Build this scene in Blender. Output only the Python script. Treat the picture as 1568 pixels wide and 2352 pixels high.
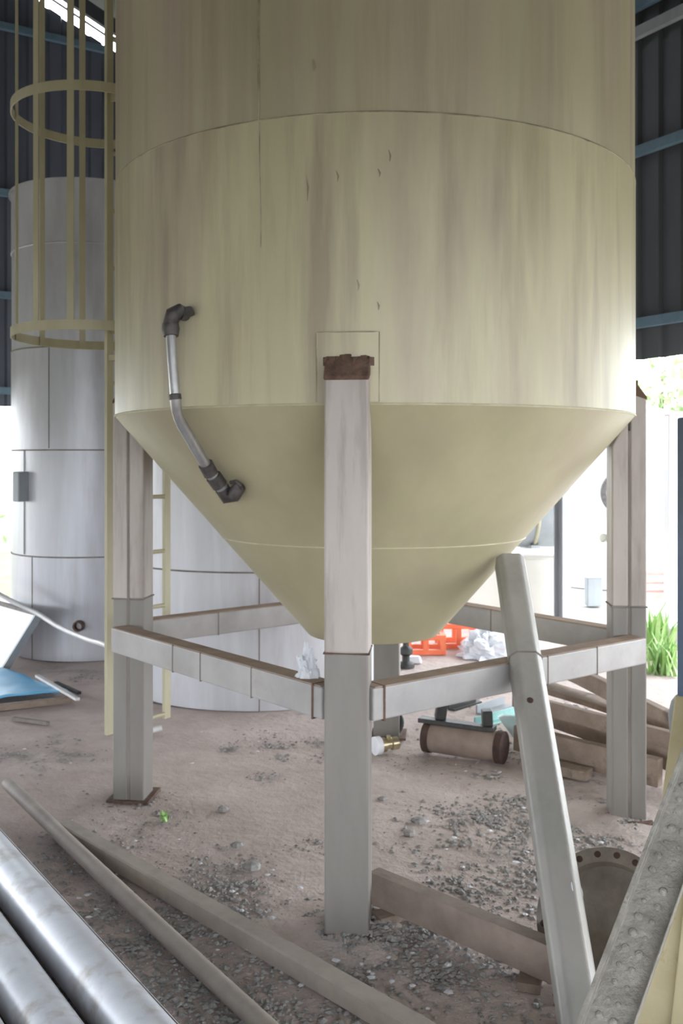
import bpy, math, random
from math import sin, cos, pi, radians, sqrt, atan2
from mathutils import Vector, Matrix, noise

for o in list(bpy.data.objects):
    bpy.data.objects.remove(o)
S = bpy.context.scene
COL = S.collection

# ------------------------------------------------------------------ camera
EYE = 1.65          # eye height in metres
F = 2160.0          # focal length in pixels of the 1568 x 2352 frame
HX, HY = 784.0, 1060.0
cam_d = bpy.data.cameras.new('camera')
cam = bpy.data.objects.new('camera', cam_d)
COL.objects.link(cam)
cam.location = (0, 0, EYE)
cam.rotation_euler = (radians(90), 0, 0)
cam_d.sensor_fit = 'VERTICAL'
cam_d.sensor_height = 36.0
cam_d.sensor_width = 24.0
cam_d.lens = F / 2352.0 * 36.0
cam_d.shift_y = -(1176.0 - HY) / 2352.0
cam_d.clip_start = 0.05
cam_d.clip_end = 300
cam_d.dof.use_dof = True        # the photograph is soft all over: focus set short
cam_d.dof.focus_distance = 1.5
cam_d.dof.aperture_fstop = 11.0
S.camera = cam

# ------------------------------------------------------------------ world and exposure
W = bpy.data.worlds.new('overcast_sky')
S.world = W
W.use_nodes = True
bg = W.node_tree.nodes['Background']
bg.inputs[0].default_value = (0.90, 0.95, 1.0, 1)
bg.inputs[1].default_value = 3.2
S.view_settings.view_transform = 'Standard'
S.view_settings.look = 'None'
S.view_settings.gamma = 1
S.view_settings.use_curve_mapping = False
S.view_settings.exposure = 1.55

random.seed(7)

# ------------------------------------------------------------------ helpers
def at(px, py, d):
    return Vector(((px - HX) / F * d, d, EYE + (HY - py) / F * d))

def gd(px, py, z=0.0):
    return at(px, py, (EYE - z) * F / (py - HY))

def wloc(o):
    l = Vector((0, 0, 0))
    while o is not None:
        l += o.location
        o = o.parent
    return l

def frame(d, up=(0, 0, 1)):
    d = Vector(d).normalized()
    up = Vector(up)
    s = d.cross(up)
    if s.length < 1e-4:
        s = d.cross(Vector((0, 1, 0)))
    s.normalize()
    return d, s, s.cross(d).normalized()

class MB:
    def __init__(self):
        self.v = []
        self.f = []
    def add(self, vs, fs):
        n = len(self.v)
        self.v += [Vector(x) for x in vs]
        self.f += [tuple(i + n for i in f) for f in fs]
        return self
    def hexa(self, p):
        return self.add(p, [(0, 3, 2, 1), (4, 5, 6, 7), (0, 1, 5, 4), (1, 2, 6, 5), (2, 3, 7, 6), (3, 0, 4, 7)])
    def box(self, c, s, m=None):
        c = Vector(c)
        pts = []
        for z in (-.5, .5):
            for x, y in ((-.5, -.5), (.5, -.5), (.5, .5), (-.5, .5)):
                q = Vector((x * s[0], y * s[1], z * s[2]))
                pts.append(c + (m @ q if m else q))
        return self.hexa(pts)
    def bar(self, a, b, w, h, up=(0, 0, 1)):
        a, b = Vector(a), Vector(b)
        d, s, u = frame(b - a, up)
        pts = []
        for p in (a, b):
            pts += [p - s * w / 2 - u * h / 2, p + s * w / 2 - u * h / 2, p + s * w / 2 + u * h / 2, p - s * w / 2 + u * h / 2]
        return self.hexa(pts)
    def prof(self, a, b, poly, up=(0, 0, 1), cap=True):
        a, b = Vector(a), Vector(b)
        d, s, u = frame(b - a, up)
        n = len(poly)
        vs = [p + s * x + u * y for p in (a, b) for x, y in poly]
        fs = [(i, (i + 1) % n, n + (i + 1) % n, n + i) for i in range(n)]
        if cap:
            fs += [tuple(range(n - 1, -1, -1)), tuple(range(n, 2 * n))]
        return self.add(vs, fs)
    def tube(self, pts, r, n=12, closed=False, cap=True):
        pts = [Vector(p) for p in pts]
        k = len(pts)
        rs = r if isinstance(r, (list, tuple)) else [r] * k
        vs, fs = [], []
        prev = None
        for i, p in enumerate(pts):
            if closed:
                t = pts[(i + 1) % k] - pts[i - 1]
            else:
                t = pts[min(i + 1, k - 1)] - pts[max(i - 1, 0)]
            t.normalize()
            if prev is None:
                _, s, _ = frame(t, (0, 0, 1) if abs(t.z) < .9 else (0, 1, 0))
            else:
                s = prev - t * prev.dot(t)
                s.normalize()
            prev = s
            u = t.cross(s)
            vs += [p + (s * cos(2 * pi * j / n) + u * sin(2 * pi * j / n)) * rs[i] for j in range(n)]
        for i in range(k if closed else k - 1):
            for j in range(n):
                a, b = i * n + j, i * n + (j + 1) % n
                i2 = (i + 1) % k
                fs.append((a, b, i2 * n + (j + 1) % n, i2 * n + j))
        if cap and not closed:
            fs += [tuple(range(n - 1, -1, -1)), tuple(range((k - 1) * n, k * n))]
        return self.add(vs, fs)
    def lathe(self, prof, n=32, m=None, o=(0, 0, 0), cap=False):
        o = Vector(o)
        vs, fs = [], []
        for r, z in prof:
            for j in range(n):
                q = Vector((r * cos(2 * pi * j / n), r * sin(2 * pi * j / n), z))
                vs.append(o + (m @ q if m else q))
        for i in range(len(prof) - 1):
            for j in range(n):
                fs.append((i * n + j, i * n + (j + 1) % n, (i + 1) * n + (j + 1) % n, (i + 1) * n + j))
        if cap:
            fs += [tuple(range(n - 1, -1, -1)), tuple(range((len(prof) - 1) * n, len(prof) * n))]
        return self.add(vs, fs)
    def build(self, name, mat, parent=None, smooth=False, bevel=0, label=None, cat=None, group=None, kind=None):
        if parent is not None:
            org = wloc(parent)
        else:
            xs = [p.x for p in self.v]; ys = [p.y for p in self.v]; zs = [p.z for p in self.v]
            org = Vector(((min(xs) + max(xs)) / 2, (min(ys) + max(ys)) / 2, min(zs)))
        me = bpy.data.meshes.new(name)
        me.from_pydata([tuple(p - org) for p in self.v], [], self.f)
        me.update()
        if smooth:
            me.shade_smooth()
            me.set_sharp_from_angle(angle=radians(38))
        me.materials.append(mat)
        ob = bpy.data.objects.new(name, me)
        COL.objects.link(ob)
        if parent is not None:
            ob.parent = parent
        else:
            ob.location = org
        if bevel:
            b = ob.modifiers.new('bevel', 'BEVEL')
            b.width = bevel
            b.segments = 2
            b.limit_method = 'ANGLE'
        tag(ob, label, cat, group, kind)
        return ob

def tag(o, label=None, cat=None, group=None, kind=None):
    if label: o['label'] = label
    if cat: o['category'] = cat
    if group: o['group'] = group
    if kind: o['kind'] = kind
    return o

def thing(name, loc, label, cat, group=None):
    o = bpy.data.objects.new(name, None)
    COL.objects.link(o)
    o.empty_display_size = .1
    o.location = loc
    return tag(o, label, cat, group)

# ------------------------------------------------------------------ materials
def mat(name, c1, c2, scale=6, stretch=(1, 1, 1), rough=.6, metal=0.0, bump=.15, bscale=40, c3=None, c3scale=3, c3lo=.55, c3hi=.75,
        c3stretch=None, spec=.5, detail=6, lo=.3, hi=.7, bdist=.01, coat=0, c4=None, c4scale=9, c4stretch=None, c4amt=.6, c4lo=.5, c4hi=.7):
    m = bpy.data.materials.new(name)
    m.use_nodes = True
    nt = m.node_tree
    N, L = nt.nodes, nt.links
    P = N['Principled BSDF']
    tc = N.new('ShaderNodeTexCoord')
    def nz(sc, st, det=detail):
        mp = N.new('ShaderNodeMapping')
        mp.inputs['Scale'].default_value = st
        L.new(tc.outputs['Object'], mp.inputs[0])
        n = N.new('ShaderNodeTexNoise')
        n.inputs['Scale'].default_value = sc
        n.inputs['Detail'].default_value = det
        n.inputs['Roughness'].default_value = .6
        L.new(mp.outputs[0], n.inputs['Vector'])
        return n
    n1 = nz(scale, stretch)
    r = N.new('ShaderNodeValToRGB')
    r.color_ramp.elements[0].position = lo
    r.color_ramp.elements[0].color = (*c1, 1)
    r.color_ramp.elements[1].position = hi
    r.color_ramp.elements[1].color = (*c2, 1)
    L.new(n1.outputs[0], r.inputs[0])
    out = r.outputs[0]
    if c3:
        n2 = nz(c3scale, c3stretch or stretch)
        r2 = N.new('ShaderNodeMapRange')
        r2.inputs[1].default_value = c3lo
        r2.inputs[2].default_value = c3hi
        L.new(n2.outputs[0], r2.inputs[0])
        mx = N.new('ShaderNodeMix')
        mx.data_type = 'RGBA'
        L.new(r2.outputs[0], mx.inputs[0])
        L.new(out, mx.inputs[6])
        mx.inputs[7].default_value = (*c3, 1)
        out = mx.outputs[2]
    if c4:
        n4 = nz(c4scale, c4stretch or stretch)
        r4 = N.new('ShaderNodeMapRange')
        r4.inputs[1].default_value = c4lo
        r4.inputs[2].default_value = c4hi
        r4.inputs[4].default_value = c4amt
        L.new(n4.outputs[0], r4.inputs[0])
        m4 = N.new('ShaderNodeMix')
        m4.data_type = 'RGBA'
        L.new(r4.outputs[0], m4.inputs[0])
        L.new(out, m4.inputs[6])
        m4.inputs[7].default_value = (*c4, 1)
        out = m4.outputs[2]
    L.new(out, P.inputs['Base Color'])
    P.inputs['Roughness'].default_value = rough
    P.inputs['Metallic'].default_value = metal
    P.inputs['Specular IOR Level'].default_value = spec
    if coat:
        P.inputs['Coat Weight'].default_value = coat
        P.inputs['Coat Roughness'].default_value = .25
    if bump:
        nb = nz(bscale, (1, 1, 1))
        b = N.new('ShaderNodeBump')
        b.inputs['Strength'].default_value = bump
        b.inputs['Distance'].default_value = bdist
        L.new(nb.outputs[0], b.inputs['Height'])
        L.new(b.outputs[0], P.inputs['Normal'])
    return m

M = {}
VS = (1, 1, .09)
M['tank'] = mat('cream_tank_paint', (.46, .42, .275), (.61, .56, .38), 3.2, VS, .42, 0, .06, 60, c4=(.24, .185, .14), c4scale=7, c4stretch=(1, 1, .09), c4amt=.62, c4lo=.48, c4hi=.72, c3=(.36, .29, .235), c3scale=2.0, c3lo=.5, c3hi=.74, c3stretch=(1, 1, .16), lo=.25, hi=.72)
M['tank_up'] = mat('grimy_shaded_upper_tank_paint', (.30, .27, .18), (.42, .38, .26), 3.2, VS, .42, 0, .06, 60, c4=(.25, .195, .145), c4scale=8, c4stretch=(1, 1, .05), c4amt=.7, c4lo=.48, c4hi=.72, c3=(.36, .29, .235), c3scale=2.0, c3lo=.5, c3hi=.74, c3stretch=(1, 1, .16), lo=.25, hi=.72)  # grime streaks over a base colour darkened to paint in the shade up high
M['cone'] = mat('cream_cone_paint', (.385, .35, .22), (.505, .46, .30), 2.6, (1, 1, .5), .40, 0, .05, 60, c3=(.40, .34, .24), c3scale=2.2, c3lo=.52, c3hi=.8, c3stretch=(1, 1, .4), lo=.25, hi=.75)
M['weld'] = mat('dirty_weld', (.16, .125, .095), (.50, .45, .32), 7, (1, 1, 1), .6, 0, .2, 80)
M['weldpale'] = mat('painted_weld', (.44, .41, .27), (.60, .56, .40), 14, (1, 1, 1), .5, 0, .2, 80)
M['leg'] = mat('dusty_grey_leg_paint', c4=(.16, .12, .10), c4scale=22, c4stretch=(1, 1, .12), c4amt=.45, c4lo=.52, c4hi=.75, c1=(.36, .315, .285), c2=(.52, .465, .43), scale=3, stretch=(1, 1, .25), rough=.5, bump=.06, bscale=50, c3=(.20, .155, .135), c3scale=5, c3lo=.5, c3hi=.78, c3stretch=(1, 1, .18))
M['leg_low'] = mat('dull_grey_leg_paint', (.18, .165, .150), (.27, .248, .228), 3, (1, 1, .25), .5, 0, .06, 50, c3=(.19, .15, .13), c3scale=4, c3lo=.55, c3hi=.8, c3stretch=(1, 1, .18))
M['beam'] = mat('grey_primer_beam', (.33, .315, .31), (.45, .435, .425), 5, (1, 1, 1), .38, 0, .05, 50, c3=(.34, .30, .27), c3scale=6, c3lo=.58, c3hi=.8)
M['rust'] = mat('dark_rust', (.06, .035, .025), (.20, .12, .085), 18, (1, 1, 1), .85, 0, .6, 60)
M['dust'] = mat('brown_dust_layer', (.27, .19, .145), (.40, .30, .235), 9, (1, 1, 1), .95, 0, .5, 90)
M['seam'] = mat('dark_seam_dirt', (.16, .135, .12), (.27, .235, .21), 12, (1, 1, .3), .8, 0, .3, 60)
M['pipe_dark'] = mat('blackened_fitting', (.045, .04, .04), (.13, .115, .11), 20, (1, 1, 1), .5, .3, .3, 60)
M['pipe_galv'] = mat('galvanised_pipe', (.36, .35, .35), (.58, .57, .57), 14, (1, 1, .4), .33, .7, .08, 60)
M['ladder'] = mat('cream_ladder_paint', (.40, .365, .24), (.51, .47, .33), 6, (1, 1, .3), .5, 0, .05, 60)
M['silo_grey'] = mat('grey_silo_sheet', (.50, .50, .53), (.66, .66, .70), 2.4, (1, 1, .15), .36, .15, .05, 40, c4=(.70, .71, .76), c4scale=5, c4stretch=(1, 1, .08), c4amt=.6, c3=(.33, .30, .30), c3scale=2.4, c3lo=.5, c3hi=.8, c3stretch=(1, 1, .2))
M['sheet'] = mat('blue_grey_cladding', (.07, .08, .105), (.115, .13, .165), 1.4, (1, 1, .2), .45, .1, .04, 30)
M['sheet_r'] = mat('slate_cladding', (.06, .066, .075), (.095, .10, .11), 1.4, (1, 1, .2), .45, .1, .04, 30)
M['girt'] = mat('teal_girt_paint', (.09, .15, .20), (.13, .21, .27), 6, (1, 1, 1), .5, 0, .05, 40)
M['roof'] = mat('dark_roof_sheet', (.04, .044, .05), (.06, .066, .075), 3, (1, 1, 1), .7, 0, .04, 30)
M['column'] = mat('grey_column_paint', (.26, .28, .30), (.36, .38, .40), 4, (1, 1, .3), .5, 0, .05, 40)
M['steel'] = mat('bare_steel_pipe', (.74, .76, .82), (.88, .90, .96), 9, (1, 1, 1), .38, .35, .06, 40, c3=(.44, .39, .34), c3scale=7, c3lo=.52, c3hi=.74)
M['tube'] = mat('dusty_tube', (.34, .29, .25), (.46, .40, .35), 8, (1, 1, 1), .6, 0, .12, 60)
M['post'] = mat('weathered_galvanised_post', (.27, .26, .238), (.39, .375, .347), 5, (1, 1, .4), .42, .1, .18, 45, c3=(.34, .31, .28), c3scale=5, c3lo=.55, c3hi=.8)
M['chan'] = mat('rusty_brown_channel', (.20, .15, .125), (.33, .255, .215), 7, (1, 1, 1), .75, 0, .3, 50)
M['wood'] = mat('brown_timber', (.19, .14, .11), (.34, .265, .21), 5, (1, 1, 1), .85, 0, .4, 50, c3=(.11, .085, .07), c3scale=9, c3lo=.55, c3hi=.75)
M['tray'] = mat('lumpy_galvanised_tray', (.25, .23, .20), (.42, .395, .35), 16, (1, 1, 1), .6, .1, .7, 30, bdist=.015)
M['yellow'] = mat('faded_yellow_plate', (.42, .35, .20), (.58, .51, .33), 4, (1, 1, 1), .6, 0, .2, 30, c3=(.30, .20, .09), c3scale=9, c3lo=.6, c3hi=.72)
M['flange'] = mat('rusty_flange', (.16, .135, .12), (.28, .25, .22), 10, (1, 1, 1), .7, .1, .3, 50)
M['hole'] = mat('dark_hole_rust', (.035, .02, .018), (.09, .05, .04), 20, (1, 1, 1), .9, 0, .3, 50)
M['white'] = mat('white_panel_paint', (.72, .72, .74), (.82, .82, .83), 4, (1, 1, 1), .45, 0, .04, 30)
M['cream'] = mat('cream_cabinet_paint', (.66, .66, .60), (.74, .74, .68), 3, (1, 1, 1), .45, 0, .03, 30)
M['bluetarp'] = mat('sky_blue_sheet', (.12, .42, .72), (.20, .55, .85), 4, (1, 1, 1), .42, 0, .3, 12)
M['orange'] = mat('orange_paint', (.75, .14, .055), (.85, .22, .10), 6, (1, 1, 1), .5, 0, .06, 40)
M['plastic'] = mat('crumpled_clear_plastic', (.55, .57, .62), (.82, .84, .88), 9, (1, 1, 1), .3, 0, .4, 18)
M['black'] = mat('black_iron', (.025, .025, .025), (.06, .06, .055), 14, (1, 1, 1), .5, .2, .3, 40)
M['teal'] = mat('pale_teal_paint', (.22, .48, .46), (.36, .60, .57), 8, (1, 1, 1), .5, 0, .1, 40)
M['paleteal'] = mat('pale_aqua_plastic', (.52, .70, .73), (.66, .80, .82), 8, (1, 1, 1), .4, 0, .1, 40)
M['brass'] = mat('tarnished_brass', (.42, .34, .20), (.68, .60, .42), 10, (1, 1, 1), .3, .8, .1, 40)
M['blue'] = mat('dark_blue_paint', (.04, .085, .17), (.07, .13, .24), 8, (1, 1, 1), .5, 0, .1, 40)
M['stone'] = mat('grey_gravel', (.19, .18, .17), (.46, .44, .425), 25, (1, 1, 1), .85, 0, .2, 90)
M['flake'] = mat('white_chips', (.70, .69, .74), (.85, .84, .88), 9, (1, 1, 1), .5, 0, .05, 30)
M['leaf'] = mat('green_leaf', (.26, .46, .13), (.42, .62, .26), 6, (1, 1, 1), .5, 0, 0)
M['treeleaf'] = mat('tree_leaf', (.30, .42, .20), (.48, .58, .36), 1.5, (1, 1, 1), .5, 0, 0)
M['bark'] = mat('grey_bark', (.10, .08, .06), (.22, .18, .14), 8, (1, 1, .3), .9, 0, .5, 30)
M['concrete'] = mat('pale_concrete', (.30, .29, .27), (.38, .37, .35), 2, (1, 1, 1), .8, 0, .1, 30)
M['grass'] = mat('yard_grass', (.085, .10, .045), (.17, .17, .10), 3, (1, 1, 1), .9, 0, .3, 30)
M['hose'] = mat('pale_grey_hose', (.55, .53, .52), (.68, .66, .65), 8, (1, 1, 1), .45, 0, .05, 30)
M['red'] = mat('faded_red', (.62, .30, .27), (.70, .40, .36), 8, (1, 1, 1), .5, 0, .05, 30)

def dirt_material():
    m = bpy.data.materials.new('trodden_dirt')
    m.use_nodes = True
    N, L = m.node_tree.nodes, m.node_tree.links
    P = N['Principled BSDF']
    tc = N.new('ShaderNodeTexCoord')
    def nz(sc, det=8, ro=.62):
        n = N.new('ShaderNodeTexNoise')
        n.inputs['Scale'].default_value = sc
        n.inputs['Detail'].default_value = det
        n.inputs['Roughness'].default_value = ro
        L.new(tc.outputs['Object'], n.inputs['Vector'])
        return n
    def ramp(n, a, ca, b, cb):
        r = N.new('ShaderNodeValToRGB')
        r.color_ramp.elements[0].position = a
        r.color_ramp.elements[0].color = (*ca, 1)
        r.color_ramp.elements[1].position = b
        r.color_ramp.elements[1].color = (*cb, 1)
        L.new(n.outputs[0], r.inputs[0])
        return r
    base = ramp(nz(3.0), .3, (.47, .385, .35), .7, (.64, .545, .505))
    gravel = ramp(nz(38, 6), .35, (.20, .18, .16), .66, (.50, .465, .43))
    mask = ramp(nz(1.15, 7, .7), .56, (0, 0, 0), .7, (1, 1, 1))
    mx = N.new('ShaderNodeMix'); mx.data_type = 'RGBA'
    L.new(mask.outputs[0], mx.inputs[0]); L.new(base.outputs[0], mx.inputs[6]); L.new(gravel.outputs[0], mx.inputs[7])
    L.new(mx.outputs[2], P.inputs['Base Color'])
    P.inputs['Roughness'].default_value = .95
    P.inputs['Specular IOR Level'].default_value = .2
    b = N.new('ShaderNodeBump'); b.inputs['Strength'].default_value = .7; b.inputs['Distance'].default_value = .02
    L.new(nz(22, 8).outputs[0], b.inputs['Height']); L.new(b.outputs[0], P.inputs['Normal'])
    return m
M['dirt'] = dirt_material()

# ------------------------------------------------------------------ shed: floor, walls, roof
U = Vector((-.525, .851, 0)).normalized()     # along the right wall, away from the camera
V = Vector((U.y, -U.x, 0))                    # along the left wall, away from the camera
C0 = Vector((-.18, 13.35, 0))                 # corner where the two walls meet
LEN_R, LEN_L = 15.5, 16.0
SL = .42
def onR(s, z=0, off=0): return C0 - U * s - V * off + Vector((0, 0, z))
def onL(t, z=0, off=0): return C0 - V * t - U * off + Vector((0, 0, z))
def hgt(x, y):
    p = Vector((x * .9, y * .9, 0))
    return .012 * noise.noise(p * 1.3) + .006 * noise.noise(p * 5)

mb = MB()
NX = 110
p00 = C0 - U * (-.4) + V * .4
step_u, step_v = (LEN_R + .8) / NX, (LEN_L + .8) / NX
for i in range(NX + 1):
    for j in range(NX + 1):
        p = p00 - U * step_u * i - V * step_v * j
        mb.v.append(Vector((p.x, p.y, hgt(p.x, p.y) - .006)))
for i in range(NX):
    for j in range(NX):
        a = i * (NX + 1) + j
        mb.f.append((a, a + NX + 1, a + NX + 2, a + 1))
mb.build('floor', M['dirt'], smooth=True, kind='structure', label='trodden pinkish dirt floor of the shed strewn with gravel', cat='floor')
MB().add([(-90, -90, -.05), (90, -90, -.05), (90, 90, -.05), (-90, 90, -.05)], [(0, 1, 2, 3)]).build('ground', M['grass'], kind='structure', label='bright yard ground beyond the open sides of the shed', cat='ground')
yard = MB()
yard.hexa([onR(x, z, o) for z in (-.045, -.012) for x, o in ((-3, -.45), (16, -.45), (16, -9), (-3, -9))])
yard.build('pavement', M['concrete'], kind='structure', label='sunlit pale concrete yard outside the right opening', cat='pavement')

def sheet_poly(a, b, z0, za, zb, outn, mb=None, pitch=.25, depth=.035):
    """one trapezoidal rib cladding sheet from a to b"""
    mb = mb or MB()
    L_ = (b - a).length
    d = (b - a).normalized()
    n = max(1, round(L_ / pitch))
    q = L_ / n
    xs = []
    for i in range(n):
        x0 = i * q
        xs += [(x0, 0), (x0 + q * .52, 0), (x0 + q * .62, depth), (x0 + q * .9, depth)]
    xs.append((L_, 0))
    vs = []
    for x, y in xs:
        p = a + d * x + outn * y
        zt = za + (zb - za) * x / L_
        vs += [Vector((p.x, p.y, z0)), Vector((p.x, p.y, zt))]
    fs = [(2 * i, 2 * i + 2, 2 * i + 3, 2 * i + 1) for i in range(len(xs) - 1)]
    mb.add(vs, fs)
    return mb

def root_struct(name, loc, label):
    o = bpy.data.objects.new(name, None)
    COL.objects.link(o)
    o.location = loc
    return tag(o, label, 'wall', None, 'structure')

def roof_z(t):
    return 6.0 + SL * (t if t < LEN_L / 2 else LEN_L - t)

# right wall (eave wall): sheets, girts, columns
def eave_wall(name, base, z0, m, label, cols, sgn):
    w = root_struct(name, base, label)
    nrm = V * sgn
    k = 16
    for i in range(k):
        a = base - U * (i * LEN_R / k)
        b = base - U * ((i + 1) * LEN_R / k)
        sheet_poly(a + nrm * .08, b + nrm * .08, z0, 6.0, 6.0, nrm).build('cladding_sheet', m, w)
    for z, hh, mm in ((2.92, .09, M['girt']), (4.50, .09, M['girt']), (5.59, .10, M['column']), (5.84, .09, M['girt'])):
        MB().prof(base + Vector((0, 0, z)), base - U * LEN_R + Vector((0, 0, z)),
                  [(-.03, -hh / 2), (.03, -hh / 2), (.03, hh / 2), (-.03, hh / 2)]).build('girt', mm, w)
    for s in cols:
        p = base - U * s - nrm * .08
        c = MB()
        for off, sw, sd in ((-.055, .012, .11), (.055, .012, .11), (0, .11, .012)):
            c.box(p + U * off + Vector((0, 0, 2.98)), (.012, .11, 5.96) if off else (.11, .012, 5.96), Matrix.Rotation(atan2(U.y, U.x), 3, 'Z'))
        c.build('column', M['column'], w)
    return w
eave_wall('wall_right', onR(0), 2.595, M['sheet_r'], 'dark ribbed metal cladding hanging above the open right side', (.2, 4.65, 9.6, 14.5), 1)
eave_wall('wall_back', onL(LEN_L), 1.8, M['sheet'], 'dark ribbed metal cladding on the far side behind the viewer', (.5, 5, 9.6, 14.5), -1)

def gable_wall(name, base, z0, m, label, sgn, gap):
    w = root_struct(name, base, label)
    nrm = U * sgn
    k = 16
    for i in range(k):
        t0, t1 = i * LEN_L / k, (i + 1) * LEN_L / k
        sheet_poly(base - V * t0 + nrm * .08, base - V * t1 + nrm * .08, z0, roof_z(t0) - gap, roof_z(t1) - gap, nrm).build('cladding_sheet', m, w)
    for z in (2.48 if z0 < 2.48 else 3.04, 3.6, 4.80, 6.75):
        t0 = 0 if z < 5.3 else (z + gap - 6.0) / SL + .2
        MB().bar(base - V * t0 + Vector((0, 0, z)), base - V * (LEN_L - t0) + Vector((0, 0, z)), .06, .08).build('girt', M['girt'], w)
    for ta, tb in ((0, LEN_L / 2), (LEN_L / 2, LEN_L)):
        MB().bar(base - V * ta + Vector((0, 0, roof_z(ta) - .24)), base - V * tb + Vector((0, 0, roof_z(tb) - .24)), .06, .17).build('rake_beam', M['roof'], w)
        MB().bar(base - V * ta + Vector((0, 0, roof_z(ta) - .42)), base - V * tb + Vector((0, 0, roof_z(tb) - .42)), .03, .018).build('louvre_rail', M['column'], w)
    for t in (.3, 5.3, 8, 10.7, 15.7):
        MB().box(base - V * t - nrm * .1 + Vector((0, 0, (roof_z(t) - .1) / 2)), (.12, .12, roof_z(t) - .1), Matrix.Rotation(atan2(U.y, U.x), 3, 'Z')).build('column', M['column'], w)
    return w
gable_wall('wall_left', onL(0), 2.3, M['sheet'], 'dark blue grey ribbed cladding wall with slits of daylight under the roof', 1, .50)
wf = gable_wall('wall_front', onR(LEN_R), 2.85, M['sheet'], 'ribbed cladding gable wall behind the viewer', -1, .0)

MB().bar(onR(LEN_R, .625), onR(LEN_R, .625, LEN_L), .2, 1.25).build('added_light_baffle', M['leg_low'], wf)  # unseen low wall, added to keep frontal light off the lower parts
roof = root_struct('ceiling', C0 + Vector((0, 0, 6.0)), 'dark pitched sheet metal roof of the shed')
tag(roof, None, 'roof')
for i in range(9):
    for ta, tb in ((-.4, LEN_L / 2), (LEN_L / 2, LEN_L + .4)):
        s0, s1 = -.3 + i * (LEN_R + .6) / 9, -.3 + (i + 1) * (LEN_R + .6) / 9
        za = 6.0 + SL * (ta if ta < 8 and tb <= 8 else LEN_L - ta)
        zb = 6.0 + SL * (tb if tb <= 8 else LEN_L - tb)
        q = [C0 - U * s0 - V * ta + Vector((0, 0, za)), C0 - U * s1 - V * ta + Vector((0, 0, za)),
             C0 - U * s1 - V * tb + Vector((0, 0, zb)), C0 - U * s0 - V * tb + Vector((0, 0, zb))]
        MB().hexa(q + [p + Vector((0, 0, .03)) for p in q]).build('roof_sheet', M['roof'], roof)
for t in (1.5, 3, 4.5, 6, 7.9, 10, 12, 14):
    MB().bar(C0 - V * t + Vector((0, 0, roof_z(t) - .07)), C0 - V * t - U * LEN_R + Vector((0, 0, roof_z(t) - .07)), .06, .12).build('purlin', M['roof'], roof)

# ------------------------------------------------------------------ the cone-bottomed silo
AX = Vector((.15, 4.5, 0))
R, ZS, ZB, RB = 1.20, 1.853, .835, .31
ROT = radians(6.1)
LR = 1.18
def prof_r(z):
    return R if z >= ZS else RB + (R - RB) * (z - ZB) / (ZS - ZB)
def surf(px, py, off=0):
    d = 2.6
    while d < 6:
        p = at(px, py, d)
        if (Vector((p.x, p.y, 0)) - AX).length < prof_r(p.z) + off:
            return p
        d += .004
    return at(px, py, 4.3)

silo = thing('hopper_silo', AX, 'large cream cone-bottomed silo on four grey legs in the middle of the shed', 'silo')
sh = MB().lathe([(R, ZS), (R, 2.876)], 128, o=AX).build('shell_course', M['tank'], silo, smooth=True)
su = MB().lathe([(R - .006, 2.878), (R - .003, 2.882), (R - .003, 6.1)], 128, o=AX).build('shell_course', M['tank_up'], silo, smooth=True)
MB().lathe([(R - .003, 6.1), (R * .6, 6.3), (.2, 6.42), (.0, 6.43)], 64, o=AX).build('silo_roof', M['tank'], silo, smooth=True)
cone = MB().lathe([(R, ZS), (R * .995, ZS - .006)] + [(RB + (R - RB) * k / 8, ZB + (ZS - ZB) * k / 8) for k in range(7, -1, -1)] + [(RB - .006, ZB), (RB - .006, ZB + .04)], 128, o=AX).build('hopper_cone', M['cone'], silo, smooth=True)
MB().lathe([(RB - .01, ZB + .02), (.001, ZB + .021)], 48, o=AX).build('outlet_gate', M['rust'], cone, smooth=True)
def ring(z, r, rad, name, m, par, n=96):
    MB().tube([AX + Vector((r * cos(2 * pi * i / n), r * sin(2 * pi * i / n), z)) for i in range(n)], rad, 6, closed=True).build(name, m, par, smooth=True)
ring(2.878, R - .003, .0045, 'weld_bead', M['weld'], sh)
ring(4.05, R - .003, .006, 'weld_bead', M['weld'], su)
ring(ZS, R - .001, .005, 'weld_bead', M['weldpale'], cone)
zc = 1.30
ring(zc, prof_r(zc), .0035, 'weld_bead', M['weldpale'], cone)
def vseam(px, py, z0, z1, rad, m, par, wig=.004):
    p = surf(px, py) - AX
    a = atan2(p.y, p.x)
    pts = []
    n = 26
    for i in range(n + 1):
        z = z0 + (z1 - z0) * i / n
        aa = a + wig * noise.noise(Vector((z * 3, px, 0)))
        rr = R - .003 + .001
        pts.append(AX + Vector((rr * cos(aa), rr * sin(aa), z)))
    MB().tube(pts, rad, 6).build('weld_seam', m, par, smooth=True)
vseam(594, 150, 2.88, 6.1, .004, M['weld'], su)
vseam(598, 420, 2.42, 2.876, .003, M['weld'], sh, .008)
p = surf(700, 430) - AX
for px, py, l in ((703, 430, .05), (772, 405, .02), (892, 358, .02), (868, 398, .015), (820, 655, .02), (866, 703, .015), (718, 150, .02)):
    q = surf(px, py, .0)
    a = atan2(q.y - AX.y, q.x - AX.x)
    rr = R + .001
    MB().tube([AX + Vector((rr * cos(a), rr * sin(a), q.z + l)), AX + Vector((rr * cos(a + .006), rr * sin(a + .006), q.z)), AX + Vector((rr * cos(a + .004), rr * sin(a + .004), q.z - l))], [.001, .0032, .001], 6).build('weld_scar', M['weld'], sh, smooth=True)

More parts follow.
